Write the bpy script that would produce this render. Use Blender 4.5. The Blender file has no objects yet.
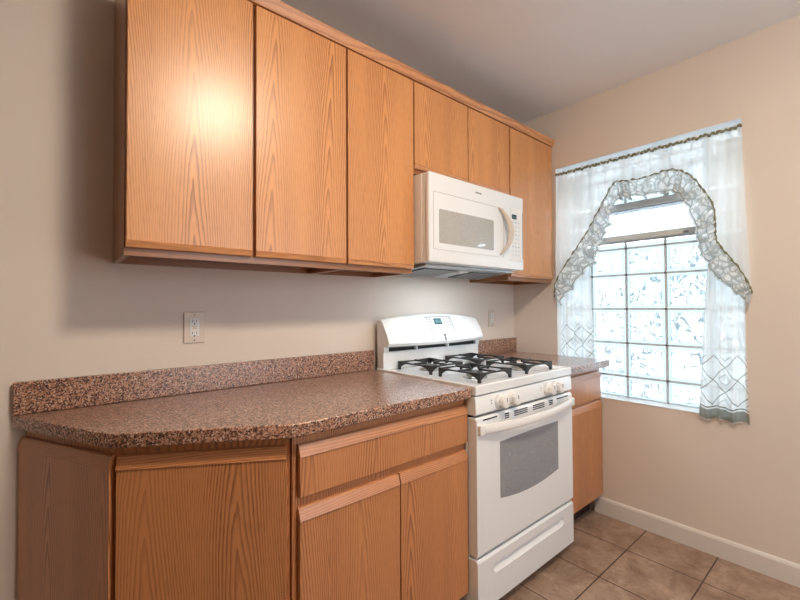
import bpy, bmesh, math, random
from mathutils import Vector, Matrix
random.seed(7)
SC = bpy.context.scene
COL = SC.collection
PI = math.pi

# ------------------------------------------------------------------ camera
CAM = Vector((-2.4976, -1.6826, 1.231))
Rv = Vector((0.761556, -0.64808175, -0.00474329))
Uv = Vector((-0.00759311, -0.01624039, 0.99983928))
Fv = Vector((0.64805463, 0.76139759, 0.01728892))
cd = bpy.data.cameras.new('camera')
cd.sensor_width = 36.0
cd.lens = 406.845 / 800 * 36.0
cd.clip_start = 0.02
cam = bpy.data.objects.new('camera', cd)
COL.objects.link(cam)
m3 = Matrix((Rv, Uv, -Fv)).transposed()
cam.matrix_world = Matrix.Translation(CAM) @ m3.to_4x4()
SC.camera = cam

# ------------------------------------------------------------------ world and lights
SKY = 15.0
W = bpy.data.worlds.new('daylight')
SC.world = W
W.use_nodes = True
wn = W.node_tree
wn.nodes.clear()
wo = wn.nodes.new('ShaderNodeOutputWorld')
wb = wn.nodes.new('ShaderNodeBackground')
wg = wn.nodes.new('ShaderNodeNewGeometry')
ws = wn.nodes.new('ShaderNodeSeparateXYZ')
wr = wn.nodes.new('ShaderNodeValToRGB')
wt = wn.nodes.new('ShaderNodeTexCoord')
wn.links.new(wt.outputs['Generated'], ws.inputs[0])
wm = wn.nodes.new('ShaderNodeMapRange')
wm.inputs[1].default_value = -0.6
wm.inputs[2].default_value = 0.6
wn.links.new(ws.outputs[2], wm.inputs[0])
wn.links.new(wm.outputs[0], wr.inputs[0])
cr = wr.color_ramp
cr.elements[0].position = 0.0
cr.elements[0].color = (0.72, 0.82, 0.92, 1)
cr.elements[1].position = 1.0
cr.elements[1].color = (0.74, 0.88, 1.0, 1)
e = cr.elements.new(0.5)
e.color = (0.70, 0.82, 0.90, 1)
wn.links.new(wr.outputs[0], wb.inputs[0])
wb.inputs[1].default_value = SKY
wn.links.new(wb.outputs[0], wo.inputs[0])


def area(name, loc, rot, sx, sy, power, color, portal=False):
    l = bpy.data.lights.new(name, 'AREA')
    l.shape = 'RECTANGLE'
    l.size = sx
    l.size_y = sy
    l.energy = power
    l.color = color
    if portal:
        l.cycles.is_portal = True
    o = bpy.data.objects.new(name, l)
    o.location = loc
    o.rotation_euler = rot
    COL.objects.link(o)
    return o


area('window_portal', (0.16, -0.80, 1.41), (0, PI / 2, 0), 1.5, 1.0, 1, (1, 1, 1), True)
# unseen cool fill light added behind the camera to brighten the room
area('room_fill', (-0.95, -3.35, 1.45), (PI / 2, 0, 0), 1.5, 1.7, 21, (0.84, 0.92, 1.0))
area('cooktop_lamp', (-0.87, -0.30, 1.392), (0, 0, 0), 0.40, 0.09, 1.8, (0.84, 0.93, 1.0))
LAMP = (-1.73, -1.66, 2.513)
LAMP_E = 120.0

SC.view_settings.view_transform = 'Standard'
SC.view_settings.look = 'None'
SC.view_settings.gamma = 1
SC.view_settings.exposure = 0.35
SC.view_settings.use_curve_mapping = False
SC.cycles.use_denoising = True
SC.cycles.max_bounces = 10
SC.cycles.diffuse_bounces = 5
SC.cycles.transparent_max_bounces = 16
SC.cycles.sample_clamp_indirect = 6
SC.cycles.caustics_refractive = False
SC.cycles.caustics_reflective = False


# ------------------------------------------------------------------ material helpers
def lin(r, g, b):
    f = lambda c: (c / 255 / 12.92) if c / 255 <= 0.04045 else ((c / 255 + 0.055) / 1.055) ** 2.4
    return (f(r), f(g), f(b), 1)


class NT:
    def __init__(s, name):
        s.m = bpy.data.materials.new(name)
        s.m.use_nodes = True
        s.t = s.m.node_tree
        s.t.nodes.clear()
        s.out = s.n('ShaderNodeOutputMaterial')

    def n(s, typ, **kw):
        nd = s.t.nodes.new(typ)
        for k, v in kw.items():
            setattr(nd, k, v)
        return nd

    def set(s, sock, v):
        if hasattr(v, 'is_output') or isinstance(v, bpy.types.NodeSocket):
            s.t.links.new(v, sock)
        else:
            sock.default_value = v

    def math(s, op, a, b=0.0, c=0.0):
        nd = s.n('ShaderNodeMath', operation=op)
        s.set(nd.inputs[0], a)
        s.set(nd.inputs[1], b)
        s.set(nd.inputs[2], c)
        return nd.outputs[0]

    def mix(s, f, a, b):
        nd = s.n('ShaderNodeMix', data_type='RGBA')
        s.set(nd.inputs[0], f)
        s.set(nd.inputs[6], a)
        s.set(nd.inputs[7], b)
        return nd.outputs[2]

    def comb(s, x, y, z):
        nd = s.n('ShaderNodeCombineXYZ')
        for i, v in enumerate((x, y, z)):
            s.set(nd.inputs[i], v)
        return nd.outputs[0]

    def noise(s, vec, scale, detail=2, rough=0.5, dist=0.0):
        nd = s.n('ShaderNodeTexNoise')
        s.t.links.new(vec, nd.inputs['Vector'])
        nd.inputs['Scale'].default_value = scale
        nd.inputs['Detail'].default_value = detail
        nd.inputs['Roughness'].default_value = rough
        nd.inputs['Distortion'].default_value = dist
        return nd.outputs[0]

    def maprange(s, v, a, b, c=0.0, d=1.0, smooth=False):
        nd = s.n('ShaderNodeMapRange')
        if smooth:
            nd.interpolation_type = 'SMOOTHSTEP'
        s.set(nd.inputs[0], v)
        for i, x in enumerate((a, b, c, d)):
            nd.inputs[i + 1].default_value = x
        return nd.outputs[0]

    def bsdf(s, color, rough=0.5, **kw):
        nd = s.n('ShaderNodeBsdfPrincipled')
        s.set(nd.inputs['Base Color'], color)
        s.set(nd.inputs['Roughness'], rough)
        for k, v in kw.items():
            s.set(nd.inputs[k], v)
        return nd

    def bump(s, h, strength=0.3, dist=0.001):
        nd = s.n('ShaderNodeBump')
        nd.inputs['Strength'].default_value = strength
        nd.inputs['Distance'].default_value = dist
        s.t.links.new(h, nd.inputs['Height'])
        return nd.outputs[0]

    def finish(s, sh):
        s.t.links.new(sh, s.out.inputs[0])
        return s.m


def plain(name, col, rough=0.5, **kw):
    t = NT(name)
    return t.finish(t.bsdf(col, rough, **kw).outputs[0])


def wood(name, light, dark, horizontal=False, rough=0.38, coat=0.6):
    t = NT(name)
    tc = t.n('ShaderNodeTexCoord')
    sp = t.n('ShaderNodeSeparateXYZ')
    t.t.links.new(tc.outputs['Object'], sp.inputs[0])
    X, Y, Z = sp.outputs
    oi = t.n('ShaderNodeObjectInfo')
    rnd = oi.outputs['Random']
    if horizontal:
        u = t.math('ADD', Z, Y)
        v = X
    else:
        u = t.math('ADD', X, Y)
        v = Z
    u = t.math('ADD', u, t.math('MULTIPLY', rnd, 3.1))
    v = t.math('ADD', v, t.math('MULTIPLY', rnd, 7.7))
    drift = t.math('MULTIPLY', t.math('SUBTRACT', t.noise(t.comb(v, rnd, 0.0), 1.3, 1), 0.5), 0.05)
    u2 = t.math('ADD', u, drift)
    c = t.math('PINGPONG', u2, 0.115)
    f = t.math('MULTIPLY', t.math('POWER', c, 1.4), 290.0)
    f = t.math('ADD', f, t.math('MULTIPLY', v, 2.0 if horizontal else 6.5))
    n1 = t.noise(t.comb(t.math('MULTIPLY', u, 9.0), t.math('MULTIPLY', v, 1.0), 0.3), 1.0, 2)
    n2 = t.noise(t.comb(t.math('MULTIPLY', u, 60.0), t.math('MULTIPLY', v, 7.0), 0.7), 1.0, 2)
    f = t.math('ADD', f, t.math('MULTIPLY', n1, 4.0))
    f = t.math('ADD', f, t.math('MULTIPLY', n2, 0.7))
    fr = t.math('FRACT', f)
    ln = t.maprange(fr, 0.35, 0.95, 0, 1, True)
    ln = t.math('MULTIPLY', ln, t.maprange(fr, 0.95, 1.0, 1, 0))
    reg = t.maprange(t.noise(t.comb(t.math('MULTIPLY', u, 14.0), t.math('MULTIPLY', v, 0.8), 5.1), 1.0, 1), 0.35, 0.65, 0.35, 1.0)
    pore = t.noise(t.comb(t.math('MULTIPLY', u, 520.0), t.math('MULTIPLY', v, 22.0), 1.0), 1.0, 2)
    pore = t.maprange(pore, 0.50, 0.72, 0, 1)
    fac = t.math('MULTIPLY', ln, t.math('MULTIPLY', reg, 0.80))
    fac = t.math('ADD', fac, t.math('MULTIPLY', pore, 0.30))
    big = t.noise(t.comb(t.math('MULTIPLY', u, 5.0), t.math('MULTIPLY', v, 0.9), 2.0), 1.0, 1)
    fac = t.math('ADD', fac, t.math('MULTIPLY', t.math('SUBTRACT', big, 0.5), 0.25))
    nd = t.n('ShaderNodeClamp')
    t.t.links.new(fac, nd.inputs[0])
    col = t.mix(nd.outputs[0], light, dark)
    b = t.bsdf(col, rough)
    b.inputs['Coat Weight'].default_value = coat
    b.inputs['Coat Roughness'].default_value = 0.30
    t.t.links.new(t.bump(pore, 0.12, 0.0006), b.inputs['Normal'])
    return t.finish(b.outputs[0])


OAK = wood('honey_oak', lin(216, 152, 94), lin(142, 80, 38))
OAKH = wood('honey_oak_rail', lin(212, 150, 98), lin(150, 88, 48), True)
OAKD = wood('oak_frame', lin(156, 102, 58), lin(104, 58, 28))
OAKDH = wood('oak_frame_rail', lin(156, 102, 58), lin(104, 58, 28), True)
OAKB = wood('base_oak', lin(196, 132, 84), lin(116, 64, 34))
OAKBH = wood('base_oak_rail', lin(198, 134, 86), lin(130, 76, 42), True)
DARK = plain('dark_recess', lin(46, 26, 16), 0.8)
BLACKGAP = plain('black_recess', lin(20, 20, 20), 0.7)


def m_paint(name, col, sc=40):
    t = NT(name)
    tc = t.n('ShaderNodeTexCoord')
    n = t.noise(tc.outputs['Object'], sc, 4)
    n2 = t.noise(tc.outputs['Object'], 2.2, 3)
    c = t.mix(t.maprange(n2, 0.3, 0.7), tuple(x * 0.95 for x in col[:3]) + (1,), col)
    b = t.bsdf(c, 0.55)
    t.t.links.new(t.bump(n, 0.12, 0.003), b.inputs['Normal'])
    return t.finish(b.outputs[0])


WALL = m_paint('cream_wall_paint', (0.74, 0.655, 0.58, 1))
CEIL = m_paint('ceiling_paint', (0.84, 0.85, 0.86, 1), 25)
TRIM = m_paint('trim_paint', (0.74, 0.69, 0.64, 1), 15)
WHITE = plain('white_enamel', (0.80, 0.82, 0.835, 1), 0.22, **{'Coat Weight': 0.4})
WHITE2 = plain('white_plastic', (0.78, 0.77, 0.755, 1), 0.32)
BEIGE = plain('almond_plastic', lin(208, 190, 172), 0.35)
IVORY = plain('ivory_plate', lin(214, 200, 186), 0.35)
IRON = plain('black_cast_iron', lin(34, 32, 31), 0.42)
CAPM = plain('burner_cap_enamel', lin(62, 60, 58), 0.35)
ALU = plain('burner_aluminium', lin(190, 188, 182), 0.35, Metallic=0.7)
STEEL = plain('grey_filter_metal', lin(180, 184, 186), 0.35, Metallic=0.8)
VENTM = plain('grey_aluminium_frame', lin(205, 212, 214), 0.45)
LCD = plain('lcd_glass', lin(58, 96, 104), 0.2)
LCDK = plain('dark_lcd', lin(40, 52, 54), 0.2)
DIGIT = plain('lcd_digit', lin(150, 200, 205), 0.4)
MARK = plain('grey_marking', lin(150, 152, 156), 0.5)
MARKD = plain('dark_marking', lin(96, 98, 102), 0.5)
SLOT = plain('slot_black', lin(22, 20, 20), 0.6)


def m_laminate():
    t = NT('granite_laminate')
    tc = t.n('ShaderNodeTexCoord')
    o = tc.outputs['Object']
    v = t.n('ShaderNodeTexVoronoi')
    t.t.links.new(o, v.inputs['Vector'])
    v.inputs['Scale'].default_value = 260
    sp = t.n('ShaderNodeSeparateColor')
    t.t.links.new(v.outputs['Color'], sp.inputs[0])
    a = t.noise(o, 150, 3, 0.6)
    base = t.mix(t.maprange(a, 0.38, 0.62), lin(142, 98, 77), lin(190, 143, 116))
    c = t.mix(t.maprange(sp.outputs[0], 0.66, 0.70), base, lin(84, 58, 50))
    c = t.mix(t.maprange(sp.outputs[1], 0.84, 0.87), c, lin(204, 178, 162))
    c = t.mix(t.maprange(sp.outputs[2], 0.86, 0.88), c, lin(66, 42, 36))
    b = t.bsdf(c, 0.30)
    b.inputs['Coat Weight'].default_value = 0.8
    b.inputs['Coat Roughness'].default_value = 0.25
    return t.finish(b.outputs[0])


LAM = m_laminate()


def m_tile():
    t = NT('floor_tiles')
    tc = t.n('ShaderNodeTexCoord')
    mp = t.n('ShaderNodeMapping')
    mp.inputs['Location'].default_value = (0.288 + 0.312 * 20, 0.84 + 0.316 * 20, 0)
    t.t.links.new(tc.outputs['Object'], mp.inputs[0])
    br = t.n('ShaderNodeTexBrick', offset=0.0, squash=1.0)
    t.t.links.new(mp.outputs[0], br.inputs['Vector'])
    br.inputs['Scale'].default_value = 1.0
    br.inputs['Mortar Size'].default_value = 0.0032
    br.inputs['Mortar Smooth'].default_value = 0.2
    br.inputs['Bias'].default_value = 0.0
    br.inputs['Brick Width'].default_value = 0.312
    br.inputs['Row Height'].default_value = 0.316
    br.inputs['Color1'].default_value = (0.0, 0, 0, 1)
    br.inputs['Color2'].default_value = (1, 1, 1, 1)
    o = tc.outputs['Object']
    n1 = t.noise(o, 7, 5, 0.62, 0.8)
    n2 = t.noise(o, 38, 4, 0.6, 0.5)
    c = t.mix(t.maprange(n1, 0.3, 0.7), lin(128, 102, 84), lin(184, 158, 138))
    c = t.mix(t.maprange(n2, 0.45, 0.75, 0, 0.5), c, lin(104, 80, 66))
    c = t.mix(t.math('MULTIPLY', br.outputs['Color'], 0.14), c, lin(120, 92, 74))
    c = t.mix(br.outputs['Fac'], c, lin(66, 44, 32))
    b = t.bsdf(c, 0.4)
    h = t.math('ADD', t.math('MULTIPLY', br.outputs['Fac'], -1.0), t.math('MULTIPLY', n2, 0.12))
    t.t.links.new(t.bump(h, 0.5, 0.002), b.inputs['Normal'])
    return t.finish(b.outputs[0])


TILE = m_tile()


def m_glassblock():
    t = NT('wavy_glass_block')
    tc = t.n('ShaderNodeTexCoord')
    o = tc.outputs['Object']
    n = t.noise(o, 11, 2, 0.45, 1.8)
    n2 = t.noise(o, 34, 1, 0.5, 1.0)
    h = t.math('ADD', n, t.math('MULTIPLY', n2, 0.05))
    refr_streak = t.math('ABSOLUTE', t.math('SUBTRACT', n, 0.52))
    refr_streak = t.maprange(refr_streak, 0.015, 0.045, 1, 0, True)  # dark strokes put into the tint imitate refraction in the wavy face
    bmp = t.bump(h, 1.0, 0.02)
    tr = t.n('ShaderNodeBsdfTransparent')
    t.set(tr.inputs[0], t.mix(t.math('MULTIPLY', refr_streak, 0.95), (0.44, 0.455, 0.46, 1), (0.15, 0.165, 0.17, 1)))
    rf = t.n('ShaderNodeBsdfRefraction')
    rf.inputs['Color'].default_value = (0.28, 0.30, 0.31, 1)
    rf.inputs['Roughness'].default_value = 0.06
    rf.inputs['IOR'].default_value = 1.3
    t.t.links.new(bmp, rf.inputs['Normal'])
    gl = t.n('ShaderNodeBsdfGlossy')
    gl.inputs['Roughness'].default_value = 0.12
    t.t.links.new(bmp, gl.inputs['Normal'])
    a = t.n('ShaderNodeMixShader')
    a.inputs[0].default_value = 0.15
    t.t.links.new(tr.outputs[0], a.inputs[1])
    t.t.links.new(rf.outputs[0], a.inputs[2])
    b = t.n('ShaderNodeMixShader')
    b.inputs[0].default_value = 0.07
    t.t.links.new(a.outputs[0], b.inputs[1])
    t.t.links.new(gl.outputs[0], b.inputs[2])
    return t.finish(b.outputs[0])


GBLOCK = m_glassblock()


def m_glass():
    t = NT('clear_pane')
    tr = t.n('ShaderNodeBsdfTransparent')
    gl = t.n('ShaderNodeBsdfGlossy')
    gl.inputs['Roughness'].default_value = 0.03
    b = t.n('ShaderNodeMixShader')
    b.inputs[0].default_value = 0.06
    t.t.links.new(tr.outputs[0], b.inputs[1])
    t.t.links.new(gl.outputs[0], b.inputs[2])
    return t.finish(b.outputs[0])


PANE = m_glass()
PANE.node_tree.nodes['Transparent BSDF'].inputs[0].default_value = (0.36, 0.37, 0.38, 1)
GRID = plain('block_mortar', lin(205, 214, 216), 0.7)
FRAMEBLK = plain('block_rim_glass', (0.82, 0.87, 0.88, 1), 0.3)


def m_sheer(name, pattern):
    """thin woven cloth; UV x in metres along the width, y in metres up from the hem"""
    t = NT(name)
    uv = t.n('ShaderNodeUVMap')
    sp = t.n('ShaderNodeSeparateXYZ')
    t.t.links.new(uv.outputs[0], sp.inputs[0])
    u, v = sp.outputs[0], sp.outputs[1]
    white = (0.92, 0.93, 0.92, 1)
    if pattern == 'plain':
        mask = t.math('MULTIPLY', u, 0.0)
        dark = lin(120, 130, 120)
    elif pattern == 'lace':
        # open floral lace: outlines of random petals plus a hem line
        vo = t.n('ShaderNodeTexVoronoi', feature='DISTANCE_TO_EDGE')
        nn = t.n('ShaderNodeTexNoise')
        nn.inputs['Scale'].default_value = 30
        t.t.links.new(uv.outputs[0], nn.inputs['Vector'])
        vm = t.n('ShaderNodeVectorMath', operation='MULTIPLY_ADD')
        t.t.links.new(nn.outputs[1], vm.inputs[0])
        vm.inputs[1].default_value = (0.03, 0.03, 0)
        t.t.links.new(uv.outputs[0], vm.inputs[2])
        t.t.links.new(vm.outputs[0], vo.inputs['Vector'])
        vo.inputs['Scale'].default_value = 26
        edge = t.maprange(vo.outputs[0], 0.03, 0.12, 0.7, 0, True)
        fill = t.maprange(t.noise(uv.outputs[0], 34, 3), 0.50, 0.60, 0, 0.65)
        hem = t.maprange(t.math('ABSOLUTE', t.math('SUBTRACT', v, 0.012)), 0.002, 0.004, 1, 0)
        mask = t.math('MAXIMUM', t.math('MAXIMUM', edge, fill), hem)
        mask = t.math('MULTIPLY', mask, 0.78)
        dark = lin(104, 112, 100)
    else:
        # border of large outlined diamonds above the hem band
        P = 0.16
        du = t.math('PINGPONG', u, P / 2)
        dz = t.math('PINGPONG', t.math('SUBTRACT', v, 0.075), 0.06)
        du = t.math('DIVIDE', du, P / 2)
        dz = t.math('DIVIDE', dz, 0.06)
        s1 = t.math('ADD', du, dz)
        line = t.maprange(t.math('ABSOLUTE', t.math('SUBTRACT', s1, 1.0)), 0.03, 0.08, 1, 0)
        inner = t.maprange(t.math('ABSOLUTE', t.math('SUBTRACT', s1, 0.45)), 0.03, 0.08, 0.6, 0)
        line = t.math('MAXIMUM', line, inner)
        rng = t.math('MULTIPLY', t.maprange(v, 0.070, 0.074, 0, 1), t.maprange(v, 0.312, 0.318, 1, 0))
        line = t.math('MULTIPLY', line, rng)
        band = t.math('MULTIPLY', t.maprange(v, 0.002, 0.005, 0, 1), t.maprange(v, 0.050, 0.054, 1, 0))
        l2 = t.maprange(t.math('ABSOLUTE', t.math('SUBTRACT', v, 0.062)), 0.002, 0.004, 1, 0)
        mask = t.math('MAXIMUM', t.math('MULTIPLY', line, 0.75), t.math('MAXIMUM', t.math('MULTIPLY', band, 0.8), l2))
        dark = lin(112, 112, 92)
    col = t.mix(mask, white, dark)
    weave = t.noise(t.comb(t.math('MULTIPLY', u, 300), t.math('MULTIPLY', v, 300), 0.0), 1.0, 1)
    di = t.n('ShaderNodeBsdfDiffuse')
    t.set(di.inputs[0], col)
    tl = t.n('ShaderNodeBsdfTranslucent')
    t.set(tl.inputs[0], col)
    tr = t.n('ShaderNodeBsdfTransparent')
    a = t.n('ShaderNodeMixShader')
    a.inputs[0].default_value = 0.55
    t.t.links.new(di.outputs[0], a.inputs[1])
    t.t.links.new(tl.outputs[0], a.inputs[2])
    b = t.n('ShaderNodeMixShader')
    fac = t.math('SUBTRACT', 0.13, t.math('MULTIPLY', mask, 0.10))
    t.set(b.inputs[0], fac)
    t.t.links.new(a.outputs[0], b.inputs[1])
    t.t.links.new(tr.outputs[0], b.inputs[2])
    return t.finish(b.outputs[0])


SHEER = m_sheer('white_sheer', 'plain')
LACE = m_sheer('lace_ruffle_cloth', 'lace')
TIERC = m_sheer('diamond_border_sheer', 'diamond')
KHAKI = plain('khaki_trim', lin(128, 126, 96), 0.9)


def m_ovenglass():
    t = NT('speckled_oven_glass')
    tc = t.n('ShaderNodeTexCoord')
    v = t.n('ShaderNodeTexVoronoi')
    t.t.links.new(tc.outputs['Object'], v.inputs['Vector'])
    v.inputs['Scale'].default_value = 210
    d = t.maprange(v.outputs[0], 0.28, 0.38, 1, 0)
    n = t.maprange(t.noise(tc.outputs['Object'], 30, 4, 0.7), 0.60, 0.72, 0, 0.5)
    c = t.mix(t.math('MAXIMUM', t.math('MULTIPLY', d, 0.5), n), lin(138, 140, 146), lin(172, 174, 178))
    return t.finish(t.bsdf(c, 0.12).outputs[0])


OVG = m_ovenglass()


def m_mwglass():
    t = NT('microwave_screen_glass')
    tc = t.n('ShaderNodeTexCoord')
    v = t.n('ShaderNodeTexVoronoi')
    t.t.links.new(tc.outputs['Object'], v.inputs['Vector'])
    v.inputs['Scale'].default_value = 300
    c = t.mix(t.maprange(v.outputs[0], 0.25, 0.4, 1, 0), lin(168, 167, 162), lin(206, 205, 200))
    return t.finish(t.bsdf(c, 0.08, **{'Coat Weight': 0.5}).outputs[0])


MWG = m_mwglass()
LAMPM = NT('lamp_glow')
_e = LAMPM.n('ShaderNodeEmission')
_e.inputs[0].default_value = (1.0, 0.84, 0.65, 1)
_e.inputs[1].default_value = LAMP_E
LAMPM = LAMPM.finish(_e.outputs[0])


# ------------------------------------------------------------------ geometry helpers
def tag(o, label=None, cat=None, group=None, kind=None):
    if label: o['label'] = label
    if cat: o['category'] = cat
    if group: o['group'] = group
    if kind: o['kind'] = kind
    return o


def thing(name, loc, label, cat, group=None, rz=0.0):
    o = bpy.data.objects.new(name, None)
    o.location = loc
    o.rotation_euler = (0, 0, rz)
    o.empty_display_size = 0.05
    COL.objects.link(o)
    return tag(o, label, cat, group)


class MB:
    def __init__(s):
        s.bm = bmesh.new()

    def box(s, x0, x1, y0, y1, z0, z1):
        vs = [s.bm.verts.new((x, y, z)) for x in sorted((x0, x1)) for y in sorted((y0, y1)) for z in sorted((z0, z1))]
        for f in ((0, 1, 3, 2), (4, 6, 7, 5), (0, 4, 5, 1), (2, 3, 7, 6), (0, 2, 6, 4), (1, 5, 7, 3)):
            s.bm.faces.new([vs[i] for i in f])
        return s

    def prism(s, pts, a0, a1, axis='z'):
        """pts 2D polygon extruded along axis; x: pts=(y,z)  y: pts=(x,z)  z: pts=(x,y)"""
        def P(p, a):
            return {'x': (a, p[0], p[1]), 'y': (p[0], a, p[1]), 'z': (p[0], p[1], a)}[axis]
        A = [s.bm.verts.new(P(p, a0)) for p in pts]
        B = [s.bm.verts.new(P(p, a1)) for p in pts]
        n = len(pts)
        s.bm.faces.new(A)
        s.bm.faces.new(B[::-1])
        for i in range(n):
            s.bm.faces.new((A[i], B[i], B[(i + 1) % n], A[(i + 1) % n]))
        return s

    def tube(s, pts, r, n=8, caps=True):
        pts = [Vector(p) for p in pts]
        rr = r if isinstance(r, (list, tuple)) else [r] * len(pts)
        rings = []
        for i, p in enumerate(pts):
            d = (pts[min(i + 1, len(pts) - 1)] - pts[max(i - 1, 0)]).normalized()
            a = d.cross(Vector((0, 0, 1)))
            if a.length < 0.1:
                a = d.cross(Vector((0, 1, 0)))
            a.normalize()
            b = d.cross(a)
            rings.append([s.bm.verts.new(p + (a * math.cos(k * 2 * PI / n) + b * math.sin(k * 2 * PI / n)) * rr[i]) for k in range(n)])
        for i in range(len(rings) - 1):
            for k in range(n):
                s.bm.faces.new((rings[i][k], rings[i][(k + 1) % n], rings[i + 1][(k + 1) % n], rings[i + 1][k]))
        if caps:
            s.bm.faces.new(rings[0][::-1])
            s.bm.faces.new(rings[-1])
        return s

    def lathe(s, prof, c, axis='z', n=32):
        """prof list of (radius, height)"""
        rings = []
        for r, h in prof:
            ring = []
            for k in range(n):
                a = 2 * PI * k / n
                ca, sa = max(r, 1e-5) * math.cos(a), max(r, 1e-5) * math.sin(a)
                v = {'z': (ca, sa, h), 'y': (ca, h, sa), 'x': (h, ca, sa)}[axis]
                ring.append(s.bm.verts.new((c[0] + v[0], c[1] + v[1], c[2] + v[2])))
            rings.append(ring)
        for i in range(len(rings) - 1):
            for k in range(n):
                s.bm.faces.new((rings[i][k], rings[i][(k + 1) % n], rings[i + 1][(k + 1) % n], rings[i + 1][k]))
        s.bm.faces.new(rings[0][::-1])
        s.bm.faces.new(rings[-1])
        return s

    def grid(s, fn, nu, nv, uvfn=None):
        V = [[s.bm.verts.new(fn(i / nu, j / nv)) for j in range(nv + 1)] for i in range(nu + 1)]
        lay = s.bm.loops.layers.uv.verify() if uvfn else None
        for i in range(nu):
            for j in range(nv):
                f = s.bm.faces.new((V[i][j], V[i + 1][j], V[i + 1][j + 1], V[i][j + 1]))
                if lay:
                    for l, (a, b) in zip(f.loops, ((i, j), (i + 1, j), (i + 1, j + 1), (i, j + 1))):
                        l[lay].uv = uvfn(a / nu, b / nv)
        return s

    def build_each(s, name, mat, parent=None, bevel=0.0, smooth=False, seg=2):
        """one object per connected piece"""
        bm = s.bm
        todo = set(bm.verts)
        outs = []
        for v0 in list(bm.verts):
            if v0 not in todo:
                continue
            todo.discard(v0)
            st_ = [v0]
            isl = {v0}
            while st_:
                v = st_.pop()
                for e_ in v.link_edges:
                    w = e_.other_vert(v)
                    if w in todo:
                        todo.discard(w)
                        isl.add(w)
                        st_.append(w)
            n = MB()
            mp = {v: n.bm.verts.new(v.co) for v in sorted(isl, key=lambda q: q.index)}
            for f in bm.faces:
                if f.verts[0] in isl:
                    n.bm.faces.new([mp[v] for v in f.verts])
            outs.append(n.build(name, mat, parent, bevel, smooth, seg))
        bm.free()
        return outs

    def build(s, name, mat, parent=None, bevel=0.0, smooth=False, seg=2, loc=None, rz=None):
        """mesh is given in world coordinates when it has a parent empty without rotation; shifted to its frame"""
        bm = s.bm
        bmesh.ops.recalc_face_normals(bm, faces=bm.faces)
        off = None
        if parent is not None and loc is None:
            w = Vector(parent.location)
            p = parent.parent
            while p:
                w += p.location
                p = p.parent
            bmesh.ops.translate(bm, verts=bm.verts, vec=-w)
        me = bpy.data.meshes.new(name)
        bm.to_mesh(me)
        bm.free()
        if smooth:
            for p in me.polygons:
                p.use_smooth = True
        me.materials.append(mat)
        o = bpy.data.objects.new(name, me)
        COL.objects.link(o)
        if parent is not None:
            o.parent = parent
        if loc is not None:
            o.location = loc
        if rz is not None:
            o.rotation_euler = (0, 0, rz)
        if bevel:
            md = o.modifiers.new('bevel', 'BEVEL')
            md.width = bevel
            md.segments = seg
            md.limit_method = 'ANGLE'
            md.angle_limit = math.radians(35)
            for p in me.polygons:
                p.use_smooth = True
            md.harden_normals = True
        return o


def struct(o, label=None):
    o['kind'] = 'structure'
    if label: o['label'] = label
    return o


# ------------------------------------------------------------------ room shell
CZ = 2.513
XL, YB = -4.4, -3.5
WY0, WY1, WZ0, WZ1 = -1.275, -0.325, 0.685, 2.13
struct(MB().box(XL - .1, 0.15, YB - .1, 0.1, -0.08, 0.0).build('floor', TILE), 'brown stone-look square floor tiles with dark grout')
struct(MB().box(XL - .1, 0.15, YB - .1, 0.1, CZ, CZ + .08).build('ceiling', CEIL), 'plain off-white ceiling')
struct(MB().box(XL - .1, 0.15, 0, 0.1, 0, CZ).build('wall_back', WALL), 'cream wall behind the cabinets and range')
WALL2 = m_paint('tan_wall_paint', (0.30, 0.22, 0.15, 1))
struct(MB().box(XL - .1, XL, YB, 0, 0, CZ).build('wall_left', WALL2))
struct(MB().box(XL - .1, 0.15, YB - .1, YB, 0, CZ).build('wall_front', WALL2))
mb = MB()
mb.box(0, 0.15, YB, 0, 0, WZ0)
mb.box(0, 0.15, YB, 0, WZ1, CZ)
mb.box(0, 0.15, YB, WY0, WZ0, WZ1)
mb.box(0, 0.15, WY1, 0, WZ0, WZ1)
struct(mb.build('wall_right', WALL), 'warm beige wall with the glass block window')
mb = MB()
mb.prism([(0, 0), (-0.015, 0), (-0.015, 0.082), (-0.010, 0.092), (0, 0.095)], YB, -0.56, 'y')
struct(mb.build('baseboard_right', TRIM), 'painted baseboard along the right wall')

# ------------------------------------------------------------------ window
win = bpy.data.objects.new('window_1', None)
win.location = (0.1, -0.8, WZ0)
COL.objects.link(win)
struct(win, 'glass block window with a small hopper vent')
ys = [WY1, -0.508, -0.712, -0.918, -1.118, WY1 - 0.95]
zs = [WZ0, 0.812, 1.010, 1.213, 1.416, 1.574, 1.606]
zs2 = [1.84, 2.0, WZ1]
blk = MB()
rim = MB()
grid = MB()


def block(y0, y1, z0, z1):
    g = 0.005
    y0, y1 = sorted((y0, y1))
    y0 += g; y1 -= g; z0 += g; z1 -= g
    if z1 - z0 < 0.04:
        rim.box(0.100, 0.106, y0, y1, z0, z1)
        return
    r = 0.016
    # rim of thicker glass around the wavy face
    for a in ((y0, y1, z0, z0 + r), (y0, y1, z1 - r, z1), (y0, y0 + r, z0 + r, z1 - r), (y1 - r, y1, z0 + r, z1 - r)):
        rim.box(0.100, 0.106, *a)
    blk.box(0.098, 0.102, y0 + r, y1 - r, z0 + r, z1 - r)


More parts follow.
